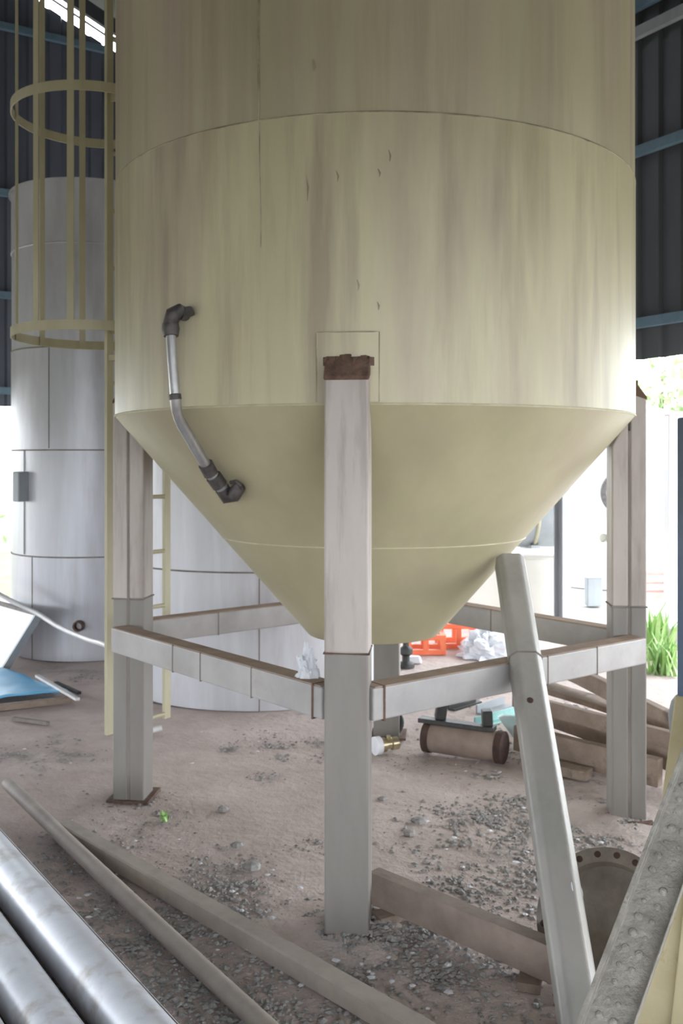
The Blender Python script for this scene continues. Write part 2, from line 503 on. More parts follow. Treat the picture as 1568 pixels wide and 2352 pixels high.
# pad plate behind the front leg, legs, beams
def leg_frame(k):
    a = -pi / 2 - ROT + k * pi / 2        # 0 front, 1 right, 2 back, 3 left
    er = Vector((cos(a), sin(a), 0))
    et = Vector((-sin(a), cos(a), 0))
    return er, et, AX + er * LR
HW = .077
for k in range(4):
    er, et, c = leg_frame(k)
    def P(x, y, z): return c + et * x + er * y + Vector((0, 0, z))
    a0 = atan2(er.y, er.x)
    m = MB()
    n = 10
    da = .092
    outer, inner = [], []
    for i in range(n + 1):
        a = a0 - da + 2 * da * i / n
        for z in (1.86, 2.105):
            outer.append(AX + Vector(((R + .005) * cos(a), (R + .005) * sin(a), z)))
    m.add(outer, [(2 * i, 2 * i + 2, 2 * i + 3, 2 * i + 1) for i in range(n)])
    edge = []
    for (ai, z) in [(a0 - da, 1.86), (a0 - da, 2.105)] + [(a0 - da + 2 * da * i / n, 2.105) for i in range(1, n + 1)] + [(a0 + da, 1.86)]:
        edge.append((AX + Vector(((R + .005) * cos(ai), (R + .005) * sin(ai), z)), AX + Vector(((R - .01) * cos(ai), (R - .01) * sin(ai), z))))
    vs = [q for e in edge for q in e]
    m.add(vs, [(2 * i, 2 * i + 1, 2 * i + 3, 2 * i + 2) for i in range(len(edge) - 1)])
    pad = m.build('pad_plate', M['tank'], silo)
    MB().tube([e[0] for e in edge], .002, 6).build('weld_bead', M['weld'], pad, smooth=True)
    lm = MB()
    # inner and outer channel, toe to toe
    lm.hexa([P(-HW, .005, .985), P(HW, .005, .985), P(HW, HW, .985), P(-HW, HW, .985), P(-HW, .005, 2.0), P(HW, .005, 2.0), P(HW, HW, 1.94), P(-HW, HW, 1.94)])
    lm.hexa([P(-HW, -HW, .985), P(HW, -HW, .985), P(HW, -.005, .985), P(-HW, -.005, .985), P(-HW, -HW, 1.72), P(HW, -HW, 1.72), P(HW, -.005, 1.86), P(-HW, -.005, 1.86)])
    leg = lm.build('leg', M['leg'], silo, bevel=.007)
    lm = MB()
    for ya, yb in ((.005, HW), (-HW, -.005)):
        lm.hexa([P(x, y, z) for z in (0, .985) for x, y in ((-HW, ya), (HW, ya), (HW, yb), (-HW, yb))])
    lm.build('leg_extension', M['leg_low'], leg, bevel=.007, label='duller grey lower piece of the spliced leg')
    MB().box(P(0, 0, .9), (HW * 2 - .006, .012, 1.78), Matrix((et, er, Vector((0, 0, 1)))).transposed()).build('seam', M['seam'], leg)
    cap = MB()
    cap.hexa([P(-HW - .003, .012, 1.955), P(HW + .003, .012, 1.955), P(HW + .003, HW + .003, 1.93), P(-HW - .003, HW + .003, 1.93),
              P(-HW - .003, .012, 2.035), P(HW + .003, .012, 2.035), P(HW + .003, HW + .003, 1.945), P(-HW - .003, HW + .003, 1.945)])
    cap.build('leg_cap', M['rust'], leg, bevel=.006, label='dark rusted top end of the leg')
    w = MB()
    for j in range(9):
        w.box(P(-HW * .95 + .019 * j, .018 + .01 * random.random(), 2.0 + .012 * random.random()), (.02 + .012 * random.random(), .02, .03), Matrix.Rotation(random.random() * 3, 3, 'Z'))
    w.build('weld_lump', M['rust'], leg)
    q = HW + .002
    MB().tube([P(-q, -q, .985), P(q, -q, .985), P(q, q, .985), P(-q, q, .985)], .004, 6, closed=True).build('splice_weld', M['seam' if k != 0 else 'rust'], leg)
    MB().box(P(-.01, .0, .006), (.21, .21, .014), Matrix((et, er, Vector((0, 0, 1)))).transposed()).build('base_plate', M['rust'], leg, bevel=.003)

def brace(ka, kb, outer_first, outer_last, seams, front=True):
    era, eta, ca = leg_frame(ka)
    erb, etb, cb = leg_frame(kb)
    a = ca + outer_first
    b = cb + outer_last
    a.z = b.z = .7995
    d = (b - a).normalized()
    s = Vector((d.y, -d.x, 0))
    if (((a + b) / 2) - AX).dot(s) < 0: s = -s
    ob = MB().bar(a, b, .09, .115).build('brace_beam', M['beam'], silo, bevel=.006)
    MB().bar(a + Vector((0, 0, .0595)) + d * .01, b + Vector((0, 0, .0595)) - d * .01, .084, .004).build('dust_layer', M['dust'], ob, label='brown dust lying along the top of the beam')
    for f in seams:
        p = a.lerp(b, f)
        q = []
        for x, z in ((-.0455, -.058), (.0455, -.058), (.0455, .058), (-.0455, .058)):
            q.append(p + s * x + Vector((0, 0, z)))
        MB().tube(q, .0032, 6, closed=True).build('splice_weld', M['seam'], ob)
    for p in ((b,) if ka in (3, 1) and kb == 0 else ()):
        q = []
        for x, z in ((-.046, -.06), (.046, -.06), (.046, .06), (-.046, .06)):
            q.append(p - d * .05 + s * x + Vector((0, 0, z)))
        MB().tube(q, .005, 6, closed=True).build('end_weld', M['rust'], ob)
er0, et0, c0 = leg_frame(0)
er1, et1, c1 = leg_frame(1)
er2, et2, c2 = leg_frame(2)
er3, et3, c3 = leg_frame(3)
brace(3, 0, er3 * .03 + et3 * .115, -et0 * .06 + er0 * .005, (.36, .5, .73))
brace(1, 0, er1 * .03 - et1 * .115, et0 * .06 + er0 * .005, (.22, .42))
brace(3, 2, -er3 * .0 - et3 * .06, et2 * .06, (.28,))
brace(1, 2, -er1 * .0 + et1 * .06, -et2 * .06, (.5,))

# small pipe with elbows on the shell
pp = [surf(424, 722, .01), surf(412, 716, .055), surf(398, 722, .062), surf(391, 745, .06)]
dp = thing('level_pipe', pp[0], None, None)
dp.parent = silo
dp.location = pp[0] - AX
MB().tube(pp, [.026, .03, .031, .028], 14).build('elbow', M['pipe_dark'], dp, smooth=True)
MB().tube([surf(391, 742, .06), surf(392, 756, .06), surf(393, 772, .06)], [.031, .034, .028], 14).build('union_nut', M['pipe_dark'], dp, smooth=True)
MB().tube([surf(429, 708, .03), surf(433, 724, .03)], [.02, .024], 10).build('nozzle_collar', M['pipe_dark'], dp, smooth=True)
up = [surf(392, 768, .06), surf(396, 830, .06), surf(402, 905, .06)]
MB().tube(up, .0195, 14).build('pipe_run', M['pipe_galv'], dp, smooth=True)
MB().tube([surf(401, 906, .06), surf(402.5, 918, .06)], .024, 14).build('coupling', M['pipe_dark'], dp, smooth=True)
MB().tube([surf(402.5, 916, .06), surf(405, 940, .06), surf(410, 960, .06), surf(418, 975, .06)], .0205, 14).build('bend', M['pipe_galv'], dp, smooth=True)
MB().tube([surf(416, 972, .06), surf(447, 1025, .06), surf(478, 1078, .06)], .022, 14).build('pipe_run', M['pipe_galv'], dp, smooth=True)
MB().tube([surf(472, 1066, .06), surf(484, 1088, .06)], [.03, .03], 12).build('coupling', M['pipe_dark'], dp, smooth=True)
MB().tube([surf(484, 1088, .06), surf(494, 1100, .06)], [.024, .024], 12).build('nipple', M['pipe_galv'], dp, smooth=True)
MB().tube([surf(490, 1094, .06), surf(505, 1115, .06)], [.032, .032], 12).build('coupling', M['pipe_dark'], dp, smooth=True)
MB().tube([surf(505, 1113, .06), surf(514, 1128, .06)], [.024, .024], 12).build('nipple', M['pipe_galv'], dp, smooth=True)
MB().tube([surf(510, 1122, .06), surf(522, 1140, .062), surf(537, 1136, .055), surf(547, 1122, .03), surf(550, 1118, .0)], [.03, .033, .031, .027, .026], 14).build('elbow', M['pipe_dark'], dp, smooth=True)
q = surf(541, 1113, .03)
MB().tube([surf(530, 1108, .045), surf(541, 1105, .045), surf(552, 1114, .04), surf(556, 1126, .03)], .008, 8).build('collar', M['pipe_dark'], dp, smooth=True)

# ------------------------------------------------------------------ caged ladder beside the silo
PL, PR = Vector((-1.236, 5.0, 0)), Vector((-.99, 5.32, 0))
CC, CR = Vector((-1.38, 5.29, 0)), .45
lad = thing('caged_ladder', (PL + PR) / 2 + Vector((0, 0, .2)), 'cream painted steel ladder with round safety cage beside the big silo', 'ladder')
for P0 in (PL, PR):
    MB().bar(P0 + Vector((0, 0, .20)), P0 + Vector((0, 0, 6.4)), .042, .022, up=(PR - PL).cross(Vector((0, 0, 1)))).build('stringer', M['ladder'], lad)
for i in range(20):
    z = .225 + .307 * i
    MB().tube([PL + Vector((0, 0, z)), PR + Vector((0, 0, z))], .012, 8).build('rung', M['ladder'], lad, smooth=True)
def cagep(deg, z): return CC + Vector((CR * cos(radians(deg)), CR * sin(radians(deg)), z))
for z in (2.355, 3.588, 4.82):
    pts = [PL + Vector((0, 0, z))] + [cagep(-42 - i * 6, z) for i in range(48)] + [PR + Vector((0, 0, z))]
    m = MB()
    n = len(pts)
    hh, th = .052, .006
    vs = []
    for i, p in enumerate(pts):
        o = (Vector((p.x, p.y, 0)) - CC).normalized() * th
        up = Vector((0, 0, hh / 2))
        vs += [p - up, p - up + o, p + up + o, p + up]
    m.add(vs, [(4 * i + j, 4 * i + (j + 1) % 4, 4 * i + 4 + (j + 1) % 4, 4 * i + 4 + j) for i in range(n - 1) for j in range(4)])
    m.build('cage_hoop', M['ladder'], lad)
for deg in (-92, -118, 180, 148, 115):
    o = Vector((cos(radians(deg)), sin(radians(deg)), 0))
    MB().bar(cagep(deg, 2.33) - o * .004, cagep(deg, 6.3) - o * .004, .036, .006, up=o).build('cage_bar', M['ladder'], lad)
for z in (2.2, 4.4):
    MB().bar(PL + Vector((0, 0, z)), AX + (PL - AX).normalized() * (R - .01) + Vector((0, 0, z)), .03, .03).build('stand_off', M['ladder'], lad)

# ------------------------------------------------------------------ grey silos behind on the left
def grey_silo(cx, cy, r, top, rings, label, seams, roof=True):
    o = thing('grey_silo', (cx, cy, 0), label, 'silo')
    c = Vector((cx, cy, 0))
    zs = [0] + rings + [top]
    for i in range(len(zs) - 1):
        MB().lathe([(r - .004 * (i % 2), zs[i]), (r - .004 * (i % 2), zs[i + 1])], 72, o=c).build('shell_course', M['silo_grey'], o, smooth=True)
    for z in rings:
        n = 72
        MB().tube([c + Vector((r * cos(2 * pi * i / n), r * sin(2 * pi * i / n), z)) for i in range(n)], .006, 6, closed=True).build('hoop_seam', M['seam'] if z < 3 else M['silo_grey'], o, smooth=True)
    MB().lathe([(r + .02, top - .03), (r + .02, top), (r * .5, top + .06), (.01, top + .1)], 72, o=c).build('lid', M['silo_grey'], o, smooth=True)
    for a, z0, z1 in seams:
        MB().tube([c + Vector(((r + .001) * cos(a), (r + .001) * sin(a), z)) for z in (z0, (z0 + z1) / 2, z1)], .004, 6).build('lap_seam', M['seam'], o, smooth=True)
    return o
g1 = grey_silo(-2.226, 8.45, .70, 3.99, [.857, 1.745, 2.6, 3.46], 'slim grey sheet metal silo behind the caged ladder', ((-2.25, .87, 1.74), (-2.1, .0, .85), (-1.85, 1.76, 2.59)))
q = Vector((-2.226 - .455, 7.865, 1.44))
m = MB().box(q, (.09, .10, .25), Matrix.Rotation(radians(-38), 3, 'Z')).build('switch_box', M['column'], g1, bevel=.01, label='dark grey box fixed to the silo wall')
q = at(184, 1436, 7.77)
MB().lathe([(.045, .0), (.045, .1), (.03, .1), (.028, .02)], 16, Matrix.Rotation(radians(90), 3, 'X'), q + Vector((0, .03, 0))).build('nozzle', M['rust'], g1, smooth=True)
g2 = grey_silo(-.615, 7.23, 1.02, 4.6, [.915, 1.80, 2.7, 3.6], 'wider pale grey silo standing directly behind the cream cone', ((-2.15, .92, 1.8), (-1.5, 0, .9)))

# ------------------------------------------------------------------ foreground pipes on the floor
def along(a, b, k0, k1):
    return a + (b - a) * k0, a + (b - a) * k1
def floor_pipe(pa, pb, r, m, name, label, cat, wall=.006, ext=0, bend=0, group=None):
    a, b = pa.copy(), pb + (pb - pa) * ext
    pts = []
    n = 14
    for i in range(n + 1):
        p = a.lerp(b, i / n)
        p.z += bend * sin(pi * i / n)
        pts.append(p)
    mb = MB().tube(pts, r, 24, cap=False)
    # hollow end
    mb.tube([pts[0], pts[1]], r - wall, 24, cap=False)
    d, s, u = frame(pts[1] - pts[0])
    ring_o = [pts[0] + (s * cos(2 * pi * j / 24) + u * sin(2 * pi * j / 24)) * r for j in range(24)]
    ring_i = [pts[0] + (s * cos(2 * pi * j / 24) + u * sin(2 * pi * j / 24)) * (r - wall) for j in range(24)]
    mb.add(ring_o + ring_i, [(j, (j + 1) % 24, 24 + (j + 1) % 24, 24 + j) for j in range(24)])
    return mb.build(name, m, smooth=True, label=label, cat=cat, group=group)
PD = Vector((.72, -1.0, 0)).normalized()
PN = Vector((PD.y, -PD.x, 0)) * -1      # to the right of the pipes, away from the viewer
if PN.x < 0: PN = -PN
def big_pipe(px, py, r, z, label, seam_off=None):
    # the ray through this pixel meets the pipe axis at height z
    c = gd(px, py, z)
    a, b = c - PD * 1.9, c + PD * 2.6
    o = thing('steel_pipe', Vector((c.x, c.y, 0)), label, 'pipe', 'steel pipes on the floor at lower left')
    t = MB().tube([a.lerp(b, i / 16) for i in range(17)], r, 32, cap=False)
    t.tube([a, a + PD * .5], r - .006, 32, cap=False)
    d, s, u = frame(b - a)
    t.add([a + (s * cos(2 * pi * j / 32) + u * sin(2 * pi * j / 32)) * rr for rr in (r, r - .006) for j in range(32)], [(j, (j + 1) % 32, 32 + (j + 1) % 32, 32 + j) for j in range(32)])
    t.build('pipe_body', M['steel'], o, smooth=True)
    if seam_off is not None:
        w = s * cos(seam_off) * r + u * sin(seam_off) * r
        MB().tube([a + w, (a + b) / 2 + w, b + w], .0025, 6).build('weld_seam', M['seam'], o, smooth=True)
    return o
big_pipe(190, 2215, .085, .085, 'scuffed steel pipe nearest the thin tubes at lower left', 2.2)
big_pipe(60, 2290, .078, .078, 'shiny steel pipe in the middle of the three at lower left')
big_pipe(-60, 2390, .08, .08, 'steel pipe cut off by the bottom left corner')

a, b = gd(18, 1812, .05), gd(610, 2352, .035)
a.z = .075
floor_pipe(a, b, .030, M['tube'], 'thin_tube', 'long thin dusty round tube crossing over the square one on the dirt', 'tube', ext=.35, bend=-.012)
a, b = gd(150, 1905, .03), gd(925, 2352, .03)
b = b + (b - a) * .3
d, s, u = frame(b - a)
hs, wl = .034, .004
m = MB()
m.prof(a, b, [(-hs, -hs + .006), (-hs + .006, -hs), (hs - .006, -hs), (hs, -hs + .006), (hs, hs - .006), (hs - .006, hs), (-hs + .006, hs), (-hs, hs - .006)], cap=False)
ih = hs - wl
m.prof(a, a + d * .5, [(-ih, -ih), (ih, -ih), (ih, ih), (-ih, ih)], cap=False)
m.add([a + s * x + u * y for h_ in (hs, ih) for x, y in ((-h_, -h_), (h_, -h_), (h_, h_), (-h_, h_))], [(j, (j + 1) % 4, 4 + (j + 1) % 4, 4 + j) for j in range(4)])
m.build('square_tube', M['tube'], label='long dusty square tube lying on the dirt below the front leg', cat='tube')

# rusty channel on the floor right of the front leg
a, b = at(850, 2058, 3.46), at(1290, 2252, 2.90)
a.z, b.z = .085, .085
hh, ww, tt = .058, .05, .009
m = MB()
m.prof(a, b, [(-ww, hh), (-ww, hh - tt), (0, hh - tt), (0, -hh + tt), (-ww, -hh + tt), (-ww, -hh), (tt, -hh), (tt, hh)])
m.build('steel_channel', M['chan'], bevel=.002, label='rusty brown steel channel on edge between front leg and leaning post', cat='channel')
for f in (.12, .86):
    c = a.lerp(b, f)
    m = MB().box((c.x, c.y, .0125), (.12, .07, .029), Matrix.Rotation(.4 + f, 3, 'Z')).build('packing_block', M['wood'], label='small wood block under the ' + ('far' if f < .5 else 'near') + ' end of the rusty channel', cat='block')

# ------------------------------------------------------------------ leaning post
pb, pt = Vector((.685, 2.66, .0)), Vector((.735, 4.11, 1.205))
o = thing('leaning_post', pb, 'pale grey hollow post leaning against the right brace beam', 'post')
hw, ch = .062, .026
octo = [(-hw, -hw + ch), (-hw + ch, -hw), (hw - ch, -hw), (hw, -hw + ch), (hw, hw - ch), (hw - ch, hw), (-hw + ch, hw), (-hw, hw - ch)]
m = MB()
m.prof(pb, pt, octo, cap=False)
k = .9
m.prof(pt - (pt - pb).normalized() * .4, pt, [(x * k, y * k) for x, y in octo], cap=False)
d, s, u = frame(pt - pb)
m.add([pt + s * x * kk + u * y * kk for kk in (1, k) for x, y in octo], [(j, (j + 1) % 8, 8 + (j + 1) % 8, 8 + j) for j in range(8)])
m.add([pt - d * .02 + s * x * .92 + u * y * .92 for x, y in octo], [tuple(range(8))])
post = m.build('post_tube', M['post'], o)
bv = post.modifiers.new('bevel', 'BEVEL'); bv.width = .008; bv.segments = 3; bv.limit_method = 'ANGLE'; bv.angle_limit = radians(25)
for f, rr in ((.715, .0035),):
    c = pb.lerp(pt, f)
    MB().tube([c + s * x * 1.02 + u * y * 1.02 for x, y in octo], rr, 6, closed=True).build('splice_weld', M['seam'], o)
def on_post(f, x): return pb.lerp(pt, f) + s * x + u * (hw + .001)
mm = Matrix((s, d, u)).transposed()
sd = 1 if (at(784, 1600, 2) - pb).dot(u) > 0 else -1
c = pb.lerp(pt, .595) + u * hw * sd - s * .015
MB().lathe([(.012, -.006), (.012, .003), (.006, .004)], 14, mm, c, cap=True).build('bolt_hole', M['hole'], o)
c = pb.lerp(pt, .225) + u * (hw - .018) * sd + s * (hw - .018)
n_ = (u * sd + s).normalized()
mm2 = Matrix((d.cross(n_), d, n_)).transposed()
MB().lathe([(.030, -.004), (.030, .0015), (.02, .002)], 18, mm2, c, cap=True).build('patch', M['column'], o)

# ------------------------------------------------------------------ lumpy tray member and yellow plate at the right edge
ta, tb = Vector((.46, 2.10, .03)), Vector((1.24, 2.93, 1.02))
tr = thing('tray_rail', ta, 'lumpy grey galvanised tray leaning across the lower right corner', 'tray')
nrm = Vector((-.35, -.75, .55))
d = (tb - ta).normalized()
nrm = (nrm - d * nrm.dot(d)).normalized()
w_, f_ = .062, .03
m = MB()
m.prof(ta, tb, [(-w_, 0), (-w_, f_), (-w_ + .012, f_), (-w_ + .012, .006), (w_ - .004, .006), (w_ - .004, f_), (w_, f_), (w_, 0)], up=nrm)
m.build('tray_body', M['tray'], tr, bevel=.003)
_, s_, u_ = frame(tb - ta, nrm)
knob = MB().lathe([(.0, .009), (.008, .007), (.011, 0)], 8)
me = None
random.seed(3)
for i in range(34):
    for j in range(2):
        c = ta.lerp(tb, (i + .5) / 34) + s_ * (-.022 + .035 * j + random.uniform(-.006, .006)) + u_ * .005
        kk = random.uniform(.45, 1.0)
        ob = MB().lathe([(.0005, .008 * kk), (.009 * kk, .006 * kk), (.013 * kk, 0)], 8, Matrix((s_, d, u_)).transposed(), c).build('stud', M['tray'], tr, smooth=True)
yp = MB()
y0, y1 = Vector((.78, 2.56, 0)), Vector((1.5, 2.15, 0))
y2, y3 = Vector((1.78, 2.60, .91)), Vector((1.055, 2.98, .91))
nn = (y1 - y0).cross(y3 - y0).normalized()
yl = thing('yellow_plate', (y0 + y1) / 2, 'faded yellow rust-spotted plate leaning at the right edge', 'plate')
MB().hexa([y0, y1, y2, y3] + [p - nn * .03 for p in (y0, y1, y2, y3)]).build('plate_body', M['yellow'], yl, bevel=.006)
MB().bar((y0 + y1) / 2 * .3 + y0 * .7 + nn * .012, (y2 + y3) / 2 * .3 + y3 * .7 + nn * .012, .05, .022, up=nn).build('stiffener', M['yellow'], yl, bevel=.004)
for f, g in ((.25, .32), (.1, .5), (.55, .28), (.7, .4), (.4, .22), (.33, .6)):
    p = y0.lerp(y3, f).lerp(y1.lerp(y2, f), g)
    a3 = Matrix(((y1 - y0).normalized(), nn.cross((y1 - y0).normalized()), nn)).transposed()
    MB().lathe([(.014, -.002), (.014, .003), (.007, .004)], 12, a3, p, cap=True).build('rust_spot', M['rust'], yl)
bp = thing('blue_post', (1.19, 3.2, 0), 'dark blue square post at the right edge behind the yellow plate', 'post')
MB().box((1.195, 3.2, .9), (.08, .08, 1.8)).build('post_tube', M['blue'], bp, bevel=.006)
MB().box((1.195, 3.2, .006), (.18, .18, .012)).build('base_plate', M['blue'], bp)
MB().lathe([(.06, .70), (.075, .72), (.08, .78), (.07, .83), (.055, .85)], 16, o=(1.195, 3.2, 0), cap=True).build('collar', M['column'], bp, smooth=True)

# bolted flange cover leaning behind the post
fl = thing('flange_cover', (.84, 3.02, 0), 'round rusty flange cover with bolt holes propped behind the leaning post', 'flange')
fn = Vector((-.42, -.66, .62)).normalized()
fx = fn.cross(Vector((0, 0, 1))).normalized()
fm = Matrix((fx, fn.cross(fx), fn)).transposed()
fc = Vector((.85, 3.02, .178))
MB().lathe([(.225, -.012), (.225, .012), (.178, .012), (.173, -.02), (.10, -.045), (.001, -.05)], 56, fm, fc).build('flange_disc', M['flange'], fl, smooth=True)
for i in range(20):
    a = 2 * pi * i / 20
    MB().lathe([(.011, .004), (.011, .0135), (.004, .0138)], 10, fm, fc + fm @ Vector((.202 * cos(a), .202 * sin(a), 0)), cap=True).build('bolt_hole', M['hole'], fl)
p = at(1428, 1972, 3.35)
m = MB()
m.hexa([p + Vector(q) for q in ((-.05, 0, -.03), (.04, .03, -.05), (.05, .05, .0), (.0, .05, .0), (-.05, -.004, -.026), (.04, .024, -.046), (.03, .02, .03), (.015, .03, .03))])
pz = min(v.z for v in m.v)
for v in m.v: v.z += .0 - pz + .002
m.build('paper_scrap', M['flake'], label='white folded scrap lying behind the flange cover', cat='scrap')

# ------------------------------------------------------------------ timber pile behind the right leg
def plank(pa, pb, w, h, label, name='timber_plank', m=None, notch=False):
    mb = MB()
    n = 6
    d, s, u = frame(pb - pa)
    vs = []
    for i in range(n + 1):
        p = pa.lerp(pb, i / n) + u * .006 * noise.noise(Vector((i * .7, pa.x * 9, pa.y)))
        for x, y in ((-w / 2, -h / 2), (w / 2, -h / 2), (w / 2, h / 2), (-w / 2, h / 2)):
            vs.append(p + s * x + u * y)
    fs = [(4 * i + j, 4 * i + (j + 1) % 4, 4 * i + 4 + (j + 1) % 4, 4 * i + 4 + j) for i in range(n) for j in range(4)]
    fs += [(3, 2, 1, 0), tuple(4 * n + j for j in range(4))]
    mb.add(vs, fs)
    return mb.build(name, m or M['wood'], bevel=.004, label=label, cat='plank', group='timber heaped behind the right leg')
plank(Vector((1.12, 5.85, .14)), Vector((1.82, 4.55, .135)), .05, .13, 'thick bottom beam of the timber heap behind the right leg')
plank(Vector((.98, 5.28, .105)), Vector((1.60, 4.72, .085)), .06, .14, 'heavy front timber at the foot of the heap behind the right leg')
plank(Vector((1.22, 5.95, .245)), Vector((1.98, 4.72, .225)), .16, .035, 'flat plank lying in the middle of the timber heap')
plank(Vector((1.30, 6.15, .37)), Vector((1.72, 4.85, .30)), .05, .10, 'plank on edge at the top of the timber heap')
plank(Vector((1.02, 5.55, .25)), Vector((1.75, 4.60, .25)), .045, .085, 'narrow timber laid across the front of the heap')
plank(Vector((1.05, 5.05, .03)), Vector((1.28, 4.86, .03)), .09, .05, 'short split offcut on the ground before the timber heap')
plank(Vector((1.15, 5.35, .03)), Vector((1.95, 5.1, .03)), .10, .06, 'bearer lying crosswise under the timber heap')

# ------------------------------------------------------------------ scrap behind the front leg
c = gd(1065, 1728)
ra = at(985, 1686, 5.35); rb_ = at(1150, 1712, 5.15)
ra.z = rb_.z = .085
sc = thing('rusty_roller', (ra + rb_) / 2 - Vector((0, 0, .085)), 'rusty brown roller with black brackets on the dirt', 'roller')
MB().tube([ra, rb_], .083, 22).build('roller_drum', M['chan'], sc, smooth=True)
dd = (rb_ - ra).normalized()
for p in (ra, rb_):
    MB().tube([p - dd * .02, p + dd * .02], .088, 22).build('end_ring', M['hole'], sc, smooth=True)
MB().bar(ra + Vector((-.05, .02, .095)), rb_ + Vector((-.03, .02, .095)), .07, .025).build('rail', M['black'], sc, bevel=.003)
for f, h_, w_ in ((.18, .10, .06), (.82, .085, .055)):
    p = ra.lerp(rb_, f) + Vector((0, .02, .105 + h_ / 2))
    MB().box(p, (w_, .07, h_), Matrix.Rotation(.2 - f * .3, 3, 'Y')).build('bracket', M['black'], sc, bevel=.006)
def scrap_bar(px0, py0, px1, py1, w, h, m, name, label, cat='bar'):
    a, b = gd(px0, py0, h / 2), gd(px1, py1, h / 2)
    return MB().prof(a, b, [(-w / 2, -h / 2), (w / 2, -h / 2), (w / 2, -h / 2 + .012), (-w / 2 + .012, -h / 2 + .012), (-w / 2 + .012, h / 2), (-w / 2, h / 2)]).build(name, m, label=label, cat=cat)
scrap_bar(1095, 1660, 1215, 1628, .05, .06, M['teal'], 'angle_bar', 'pale teal angle bar lying beside the rusty roller')
scrap_bar(1036, 1622, 1098, 1603, .06, .06, M['black'], 'angle_bar', 'short dark angle bar behind the rusty roller')
scrap_bar(1104, 1632, 1166, 1612, .08, .06, M['column'], 'angle_bar', 'short grey angle bar next to the teal one')
p = gd(1168, 1712)
MB().lathe([(.10, .0), (.095, .03), (.06, .07), (.02, .085), (.001, .086)], 20, Matrix.Rotation(.9, 3, 'Y'), p + Vector((0, 0, .085))).build('plastic_bowl', M['paleteal'], smooth=True, label='pale aqua upturned bowl leaning by the gravel behind the post', cat='bowl')
# brass fitting
p0 = gd(872, 1712, .04); p1 = gd(912, 1706, .04)
v = thing('brass_valve', ((p0 + p1) / 2 - Vector((0, 0, .04))), 'brass valve lying on the dirt right of the front leg', 'valve')
dv = (p1 - p0).normalized()
MB().tube([p0, p0.lerp(p1, .3), p0.lerp(p1, .35), p0.lerp(p1, .6), p0.lerp(p1, .65), p1], [.04, .04, .026, .026, .036, .036], 16).build('valve_body', M['brass'], v, smooth=True)
MB().tube([p0 - dv * .035, p0 - dv * .0], [.052, .052], 18).build('end_flange', M['flake'], v, smooth=True)
MB().tube([p0.lerp(p1, .5), p0.lerp(p1, .5) + Vector((0, 0, .05))], .012, 10).build('stem', M['brass'], v, smooth=True)
p = gd(895, 1692)
MB().tube([p + Vector((.072 * cos(2 * pi * i / 24), 0.02 * sin(2 * pi * i / 24), .087 + .072 * sin(2 * pi * i / 24))) for i in range(24)], .014, 10, closed=True).build('pipe_ring', M['black'], smooth=True, label='dark iron ring standing against the back leg', cat='ring')

# orange frames far behind
def orange_frame(c, w, dep, h, label):
    o = thing('orange_frame', c, label, 'frame', 'orange frames on the ground')
    t = .045
    for sy in (-1, 1):
        MB().bar(c + Vector((-w / 2, sy * dep / 2, h - t / 2)), c + Vector((w / 2, sy * dep / 2, h - t / 2)), t, t).build('rail', M['orange'], o, bevel=.004)
        MB().bar(c + Vector((-w / 2, sy * dep / 2, t / 2)), c + Vector((w / 2, sy * dep / 2, t / 2)), t, t).build('rail', M['orange'], o, bevel=.004)
        for sx in (-1, 0, 1):
            MB().bar(c + Vector((sx * (w - t) / 2, sy * dep / 2, t)), c + Vector((sx * (w - t) / 2, sy * dep / 2, h - t)), t, t).build('upright', M['orange'], o)
    for sx in (-1, 1):
        MB().bar(c + Vector((sx * (w - t) / 2, -dep / 2 + t / 2, h - t / 2)), c + Vector((sx * (w - t) / 2, dep / 2 - t / 2, h - t / 2)), t, t).build('crossbar', M['orange'], o)
orange_frame(gd(975, 1497), .34, .25, .17, 'orange steel frame lying nearer under the cone outlet')
orange_frame(gd(1048, 1482), .36, .3, .22, 'taller orange steel frame next to the crumpled plastic')

def crumple(c, rx, ry, rz, name, label, m, seed, cat, n=18):
    mb = MB()
    rows = n
    vs, fs = [], []
    for i in range(rows + 1):
        th = pi / 2 * i / rows
        for j in range(n * 2):
            a = pi * j / n
            q = Vector((cos(a) * sin(th), sin(a) * sin(th), cos(th)))
            k = 1 + .45 * noise.noise(q * 2.2 + Vector((seed, 0, 0))) + .22 * noise.noise(q * 6 + Vector((0, seed, 0)))
            z = max(0, q.z * rz * k)
            vs.append(c + Vector((q.x * rx * k, q.y * ry * k, z)))
    w = n * 2
    for i in range(rows):
        for j in range(w):
            fs.append((i * w + j, (i + 1) * w + j, (i + 1) * w + (j + 1) % w, i * w + (j + 1) % w))
    mb.add(vs, fs)
    return mb.build(name, m, label=label, cat=cat)
crumple(gd(1118, 1506), .24, .2, .2, 'plastic_heap', 'crumpled clear plastic heap beside the orange frames', M['plastic'], 3, 'plastic')
cb = leg_frame(0)[2] - et0 * .16 - er0 * .10 + Vector((0, 0, .861))
crumple(cb, .04, .03, .10, 'plastic_bag', 'crumpled white plastic bag on the brace beam left of the front leg', M['plastic'], 9, 'bag')
